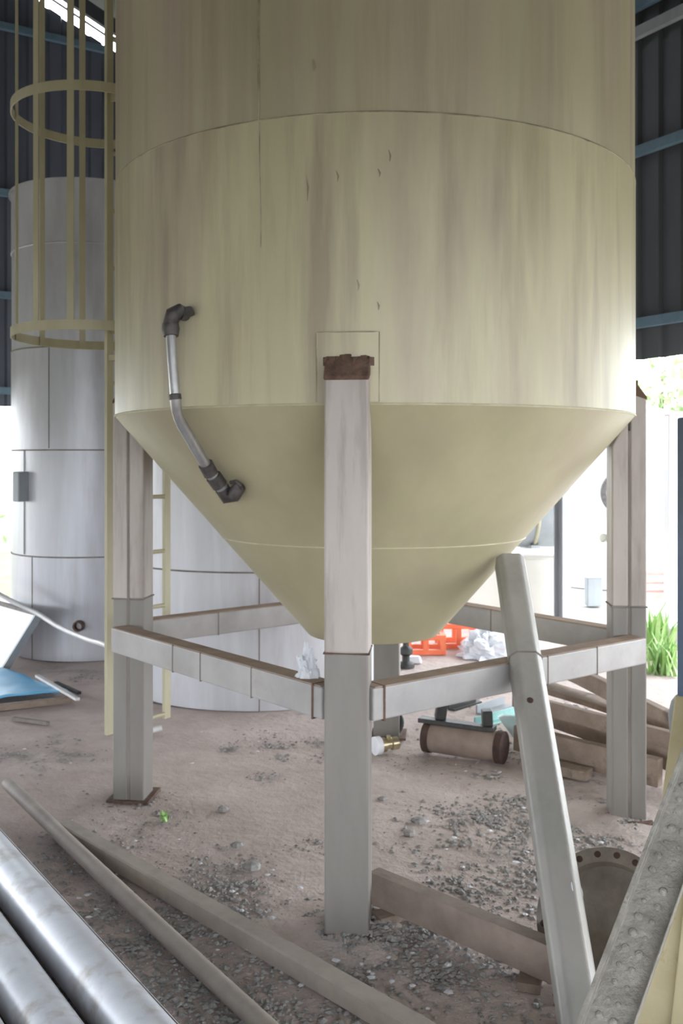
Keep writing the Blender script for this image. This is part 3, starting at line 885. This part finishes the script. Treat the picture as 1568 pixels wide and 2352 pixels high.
# black jack behind
p = gd(932, 1532)
MB().lathe([(.07, 0), (.07, .03), (.03, .05), (.03, .09), (.055, .11), (.055, .15), (.025, .17), (.025, .2), (.05, .215), (.05, .26), (.01, .27)], 18, o=p, cap=True).build('bottle_jack', M['black'], smooth=True, label='small black jack standing below the cone outlet', cat='jack')
p = gd(948, 1522)
MB().hexa([p + Vector(q) for q in ((-.05, -.03, 0), (.07, -.05, 0), (.08, .04, 0), (-.04, .05, 0), (-.04, -.02, .05), (.05, -.04, .06), (.06, .03, .05), (-.03, .04, .06))]).build('chunk', M['flake'], bevel=.01, label='white chunk on the dirt beside the black jack', cat='chunk')

# ------------------------------------------------------------------ things behind on the right
p0, p1 = at(1030, 1276, 9.6), at(1304, 1279, 9.6)
cab = thing('cream_cabinet', ((p0.x + p1.x) / 2, 9.85, 0), 'low cream cabinet behind the right rear brace beam', 'cabinet')
MB().box(((p0.x + p1.x) / 2, 9.85, .345), (p1.x - p0.x, .5, .69)).build('body', M['cream'], cab, bevel=.01)
MB().box(((p0.x + p1.x) / 2, 9.845, .70), (p1.x - p0.x + .03, .54, .025)).build('top', M['white'], cab, bevel=.004)
for k in (-1, 1):
    MB().box(((p0.x + p1.x) / 2 + k * (p1.x - p0.x) / 4, 9.592, .35), ((p1.x - p0.x) / 2 - .02, .012, .6)).build('door', M['cream'], cab, bevel=.003)
ht = thing('horizontal_tank', (1.95, 11.0, 0), 'dark grey horizontal tank resting behind the cream cabinet', 'tank')
MB().tube([(1.25, 11.0, 1.25), (1.27, 11.0, 1.25), (2.45, 11.0, 1.25), (2.47, 11.0, 1.25)], [.56, .6, .6, .56], 40).build('tank_body', M['column'], ht, smooth=True)
for x in (1.5, 2.2):
    MB().box((x, 11.0, .35), (.1, .7, .7)).build('saddle', M['column'], ht)
    MB().tube([(x, 11.0 + .605 * cos(i * pi / 18), 1.25 + .605 * sin(i * pi / 18)) for i in range(36)], .02, 6, closed=True).build('strap', M['ladder'], ht)
wt = thing('white_tank', (3.75, 12.6, 0), 'tall white tank with round manhole outside beyond the right leg', 'tank')
wc = Vector((3.75, 12.9, 0))
MB().lathe([(.9, 0), (.9, 2.2), (.86, 2.28), (.3, 2.45), (.01, 2.46)], 48, o=wc).build('tank_body', M['white'], wt, smooth=True)
rx = Matrix.Rotation(radians(90), 3, 'X')
MB().lathe([(.22, .0), (.28, .0), (.28, .06), (.22, .06), (.22, .0)], 36, rx, (3.585, 12.02, 1.25)).build('manhole_ring', M['pipe_dark'], wt, smooth=True)
MB().lathe([(.075, -.1), (.075, .1), (.12, .1), (.12, .13), (.06, .13), (.06, .02), (.001, .02)], 24, rx, (3.32, 12.05, .68)).build('nozzle', M['cream'], wt, smooth=True)
sb = thing('grey_box', gd(1362, 1392), 'small grey upright box outside between post and right leg', 'box')
c = gd(1362, 1392)
MB().box(c + Vector((0, 0, .17)), (.17, .15, .33)).build('body', M['column'], sb, bevel=.01)
MB().box(c + Vector((0, 0, .345)), (.19, .17, .025)).build('lid', M['white'], sb, bevel=.004)
wp = onR(5.9, 0, -.02)
pl = thing('white_pillar', wp, 'white painted masonry pillar at the right opening', 'pillar')
q = at(1546, 1300, 8.35)
pl.location = (q.x, 8.35, 0)
MB().box((q.x, 8.35, 1.03), (.13, .13, 2.06)).build('shaft', M['white'], pl, bevel=.008)
MB().box((q.x, 8.35, 2.075), (.16, .16, .03)).build('capstone', M['white'], pl, bevel=.004)
MB().box((q.x, 8.35, .09), (.19, .19, .18)).build('plinth', M['concrete'], pl, bevel=.006)
rd = gd(1503, 1345)
rc = thing('red_crate', gd(1512, 1372), 'faded red crate far outside beside the white pillar', 'crate')
c = gd(1512, 1372)
for k in range(3):
    for sy in (-.2, .2):
        MB().box(c + Vector((0, sy, .05 + .1 * k)), (.5, .02, .07)).build('slat', M['red'], rc)
    for sx in (-.24, .24):
        MB().box(c + Vector((sx, 0, .05 + .1 * k)), (.02, .38, .07)).build('slat', M['red'], rc)

# ------------------------------------------------------------------ left side clutter
Bp, Tp = gd(6, 1537), at(84, 1412, 7.4)
Lv = Vector((-.49, .54, 0)) * 1.9
th = (Lv.cross(Tp - Bp)).normalized() * .05
if th.y < 0: th = -th
wb = thing('sheet_metal_tray', Bp, 'white sheet metal tray tipped up at the left edge', 'tray')
MB().hexa([Bp, Bp + Lv, Bp + Lv + th, Bp + th, Tp, Tp + Lv, Tp + Lv + th, Tp + th]).build('panel_face', M['white'], wb, bevel=.004)
MB().bar(Bp + Vector((.018, 0, 0)), Tp + Vector((.018, 0, 0)), .025, .06, up=th).build('edge_trim', M['column'], wb)
MB().bar(Tp + Vector((0, 0, .012)), Tp + Lv + Vector((0, 0, .012)), .06, .022).build('edge_trim', M['seam'], wb)
MB().bar(Bp + Lv * .5 + Vector((.0, .5, 0.01)), (Tp + Lv * .5) + Vector((0.05, .06, -.05)), .03, .03).build('prop', M['column'], wb)
# blue sheet
mb = MB()
nx, ny = 26, 20
A_, B_, C_, D_ = gd(-330, 1540), gd(0, 1546), gd(156, 1600), gd(-330, 1658)
for i in range(nx + 1):
    for j in range(ny + 1):
        f, g = i / nx, j / ny
        p = A_.lerp(B_.lerp(C_, g * 1.0), f) * (1 - g) + D_.lerp(C_, f) * g
        z = .035 + .018 * noise.noise(Vector((p.x * 3, p.y * 3, 1))) + .01 * noise.noise(Vector((p.x * 9, p.y * 9, 1)))
        mb.v.append(Vector((p.x, p.y, z)))
w = ny + 1
for i in range(nx):
    for j in range(ny):
        mb.f.append((i * w + j, (i + 1) * w + j, (i + 1) * w + j + 1, i * w + j + 1))
bt = mb.build('blue_sheet', M['bluetarp'], smooth=True, label='bright blue sheet lying flat on the ground at the left edge', cat='sheet')
so = bt.modifiers.new('thickness', 'SOLIDIFY'); so.thickness = .012
MB().bar(gd(-330, 1662, .02), gd(165, 1606, .02), .05, .04).build('edge_batten', M['wood'], bevel=.004, label='brown batten along the front edge of the blue sheet', cat='batten')
for i, (x0, y0_, x1, y1_, m_, lab) in enumerate(((85, 1552, 178, 1606, 'hose', 'thin pale strip lying along the corner of the blue sheet'), (128, 1568, 182, 1592, 'black', 'short dark strip on the dirt behind the blue sheet'), (30, 1650, 110, 1661, 'seam', 'thin brown strip on the dirt in front of the blue sheet'))):
    MB().bar(gd(x0, y0_, .055 if i == 0 else .012), gd(x1, y1_, .055 if i == 0 else .012), .03, .018).build('flat_strip', M[m_], label=lab, cat='strip')
# hose
hp = [at(-60, 1328, 7.8), at(0, 1366, 7.55), at(50, 1392, 7.42), at(86, 1409, 7.3), at(125, 1434, 7.05), at(165, 1454, 6.8), at(205, 1470, 6.5), at(245, 1483, 6.2), at(290, 1520, 5.95), at(318, 1600, 5.8), Vector((-1.22, 5.7, .03)), Vector((-1.1, 5.75, .02))]
sm = []
for i in range(len(hp) - 1):
    p0_, p1_, p2_, p3_ = hp[max(i - 1, 0)], hp[i], hp[i + 1], hp[min(i + 2, len(hp) - 1)]
    for k in range(5):
        t = k / 5
        sm.append(.5 * ((2 * p1_) + (p2_ - p0_) * t + (2 * p0_ - 5 * p1_ + 4 * p2_ - p3_) * t * t + (3 * p1_ - p0_ - 3 * p2_ + p3_) * t ** 3))
sm.append(hp[-1])
MB().tube(sm, .019, 10).build('pale_hose', M['hose'], smooth=True, label='pale hose sagging from the white tray towards the left leg', cat='hose')

# ------------------------------------------------------------------ gravel, chips, weeds, trees
random.seed(11)
def chip(mb, c, r, flat=.6):
    n = 5
    vs = [c + Vector((0, 0, r * flat * random.uniform(.6, 1)))]
    a0 = random.random() * 6
    for j in range(n):
        a = a0 + 2 * pi * j / n
        k = r * random.uniform(.65, 1.2)
        vs.append(c + Vector((cos(a) * k, sin(a) * k, r * flat * random.uniform(-.1, .45))))
    b = len(mb.v)
    mb.v += vs
    mb.f += [(b, b + 1 + j, b + 1 + (j + 1) % n) for j in range(n)]
gm, wm = MB(), MB()
FEET = [leg_frame(k)[2] for k in (0, 1)]
blobs = [(60, 1740, .25, 90), (120, 1728, .2, 60), (200, 2080, .3, 260), (290, 2010, .25, 180), (330, 2150, .3, 300), (450, 2060, .22, 260), (470, 2190, .25, 300), (560, 2110, .2, 240),
         (250, 2250, .25, 200), (640, 2120, .16, 160), (760, 2165, .14, 420), (820, 2140, .10, 160), (1440, 1885, .10, 160), (560, 1990, .12, 60), (480, 1985, .12, 50), (1080, 2150, .28, 420), (1150, 2000, .28, 420), (1180, 1880, .3, 420), (1180, 1720, .28, 320),
         (1090, 1890, .22, 120), (1300, 1880, .25, 260), (1370, 1930, .25, 260), (1010, 2190, .25, 200), (950, 2310, .2, 200), (1100, 2320, .25, 260), (640, 1705, .3, 130), (560, 1700, .3, 70), (960, 1890, .12, 30), (900, 2120, .15, 120),
         (520, 2290, .25, 300), (390, 2310, .25, 200), (700, 2290, .2, 200), (820, 2200, .2, 200), (1240, 2080, .2, 220), (1450, 1640, .4, 160), (1350, 1600, .3, 90), (1050, 1620, .4, 80), (130, 1560, .3, 80), (160, 1905, .12, 60), (260, 1850, .08, 40), (340, 1840, .08, 40),
         (1380, 1880, .15, 120), (420, 1900, .8, 120), (700, 1850, .8, 160), (1000, 1800, .6, 160)]
for px, py, sp, cnt in blobs:
    c = gd(px, py)
    sub = [(random.gauss(c.x, sp * .6), random.gauss(c.y, sp * .9), random.uniform(.03, .11)) for _ in range(max(3, cnt // 28))]
    for i in range(int(cnt * 1.5)):
        sx, sy, sg_ = random.choice(sub)
        x, y = random.gauss(sx, sg_), random.gauss(sy, sg_)
        r = random.choice((.004, .005, .006, .008, .010, .014)) * random.uniform(.7, 1.25)
        chip(gm, Vector((x, y, hgt(x, y) - .004 + max([0] + [.024 * (1 - ((x - q.x) ** 2 + (y - q.y) ** 2) / .05) for q in FEET]))), r)
        if random.random() < .012:
            x, y = random.gauss(c.x, sp * .8), random.gauss(c.y, sp * 1.2)
            chip(wm, Vector((x, y, hgt(x, y) + .002)), random.uniform(.008, .017), .35)
gm.build('gravel', M['stone'], label='grey gravel and rubble scattered over the dirt floor', cat='gravel', kind='stuff')
wm.build('litter_chips', M['flake'], label='tiny white litter chips scattered over the dirt floor', cat='litter', kind='stuff')

for k, lab in ((0, 'low mound of loose dirt around the foot of the front leg'), (1, 'low mound of loose dirt around the foot of the right leg')):
    c = leg_frame(k)[2] + Vector((-.05, -.02, 0))
    mb = MB()
    n, rows = 40, 9
    for i in range(rows + 1):
        for j in range(n):
            a = 2 * pi * j / n
            rr = .27 * i / rows * (1 + .25 * noise.noise(Vector((cos(a) * 1.5, sin(a) * 1.5, k * 5))))
            x, y = c.x + rr * cos(a) * 1.15, c.y + rr * sin(a)
            mb.v.append(Vector((x, y, hgt(x, y) - .010 + .030 * (1 - (i / rows) ** 2) * (1 + .5 * noise.noise(Vector((x * 14, y * 14, 3)))))))
    for i in range(rows):
        for j in range(n):
            mb.f.append((i * n + j, (i + 1) * n + j, (i + 1) * n + (j + 1) % n, i * n + (j + 1) % n))
    mb.build('dirt_mound', M['dirt'], smooth=True, label=lab, cat='dirt', kind='stuff')

# larger stones one can pick out
sg = 'loose stones on the dirt'
for px, py, r, lab in ((512, 1862, .022, 'lone dark stone on bare dirt right of the left leg'), (940, 1918, .024, 'dark stone on bare dirt right of the front leg'),
                       (578, 1995, .03, 'grey stone left of the front leg in a loose gravel patch'), (962, 1890, .028, 'pale grey stone right of the front leg'),
                       (545, 1945, .022, 'small grey stone beside the gravel patch left of the front leg'), (880, 1838, .02, 'small dark stone close to the front leg near the brass valve')):
    c = gd(px, py)
    mb = MB()
    vs, n = [], 8
    for zz, k in ((0, .9), (.45, 1.05), (.85, .7)):
        for j in range(n):
            a = 2 * pi * j / n
            kk = r * k * random.uniform(.8, 1.15)
            vs.append(c + Vector((cos(a) * kk * 1.3, sin(a) * kk, r * zz)))
    vs.append(c + Vector((0, 0, r)))
    mb.add(vs, [(i * n + j, i * n + (j + 1) % n, (i + 1) * n + (j + 1) % n, (i + 1) * n + j) for i in range(2) for j in range(n)] + [(2 * n + j, 2 * n + (j + 1) % n, 3 * n) for j in range(n)])
    mb.build('stone', M['stone'], label=lab, cat='stone', group=sg)

def blades(c, n, h, sp, m, name, label, cat, w=.012, group=None):
    mb = MB()
    for i in range(n):
        a = random.random() * 2 * pi
        b = c + Vector((random.gauss(0, sp), random.gauss(0, sp), 0))
        hh = h * random.uniform(.5, 1.1)
        lean = Vector((cos(a), sin(a), 0)) * hh * random.uniform(.15, .7)
        s = Vector((-sin(a), cos(a), 0)) * w * random.uniform(.6, 1.3)
        mid = b + lean * .4 + Vector((0, 0, hh * .65))
        tip = b + lean + Vector((0, 0, hh))
        mb.add([b - s, b + s, mid + s * .9, mid - s * .9, tip], [(0, 1, 2, 3), (3, 2, 4)])
    return mb.build(name, m, label=label, cat=cat, group=group)
blades(gd(378, 1884), 34, .04, .008, M['leaf'], 'weed', 'tiny green weed growing in the dirt near the left leg', 'weed', .008)
blades(gd(1522, 1545), 80, .30, .07, M['leaf'], 'grass_clump', 'nearest green grass clump right of the right leg', 'grass', .012, 'grass clumps at the right opening')
blades(gd(1500, 1510), 100, .42, .06, M['leaf'], 'grass_clump', 'taller leafy grass clump behind the nearest one by the white pillar', 'grass', .018, 'grass clumps at the right opening')
blades(gd(1320, 1556), 20, .06, .01, M['leaf'], 'weed', 'small green weed behind the timber heap', 'weed', .008)

def tree(name, c, h, rad, label, n=2600, ls=.13, group='trees beyond the shed'):
    o = thing(name, c, label, 'tree', group)
    MB().tube([c, c + Vector((.05, .03, h * .3)), c + Vector((-.04, .0, h * .6)), c + Vector((.02, .02, h * .85))], [.12, .1, .07, .03], 10).build('trunk', M['bark'], o, smooth=True)
    mb = MB()
    cl = [c + Vector((random.uniform(-.65, .65) * rad, random.uniform(-.65, .65) * rad, h * random.uniform(.35, .95))) for _ in range(16)]
    for i in range(n):
        k = random.choice(cl)
        p = k + Vector((random.gauss(0, 1), random.gauss(0, 1), random.gauss(0, .8))) * rad * .24
        if p.z < .1: continue
        a = Vector((random.gauss(0, 1), random.gauss(0, 1), random.gauss(0, 1))).normalized()
        b = a.cross(Vector((random.gauss(0, 1), random.gauss(0, 1), random.gauss(0, 1)))).normalized()
        s_ = ls * random.uniform(.6, 1.3)
        mb.add([p - a * s_, p + b * s_ * .4, p + a * s_, p - b * s_ * .4], [(0, 1, 2, 3)])
    mb.build('foliage', M['treeleaf'], o, kind='stuff')
    return o
tree('leafy_tree', Vector((7.0, 20.5, -.05)), 4.6, 1.9, 'bright green tree seen under the right cladding edge')
tree('leafy_tree', Vector((12.4, 27.5, -.05)), 6.2, 2.4, 'paler tree standing behind the first one at the right edge')
tree('leafy_tree', Vector((-11.2, 19.5, -.05)), 4.0, 1.6, 'green tree outside beyond the left edge of the slim grey silo')
tree('leafy_bush', Vector((-7.0, 17.0, -.05)), .9, .7, 'low green bush outside by the slim grey silo', 1200, .1)
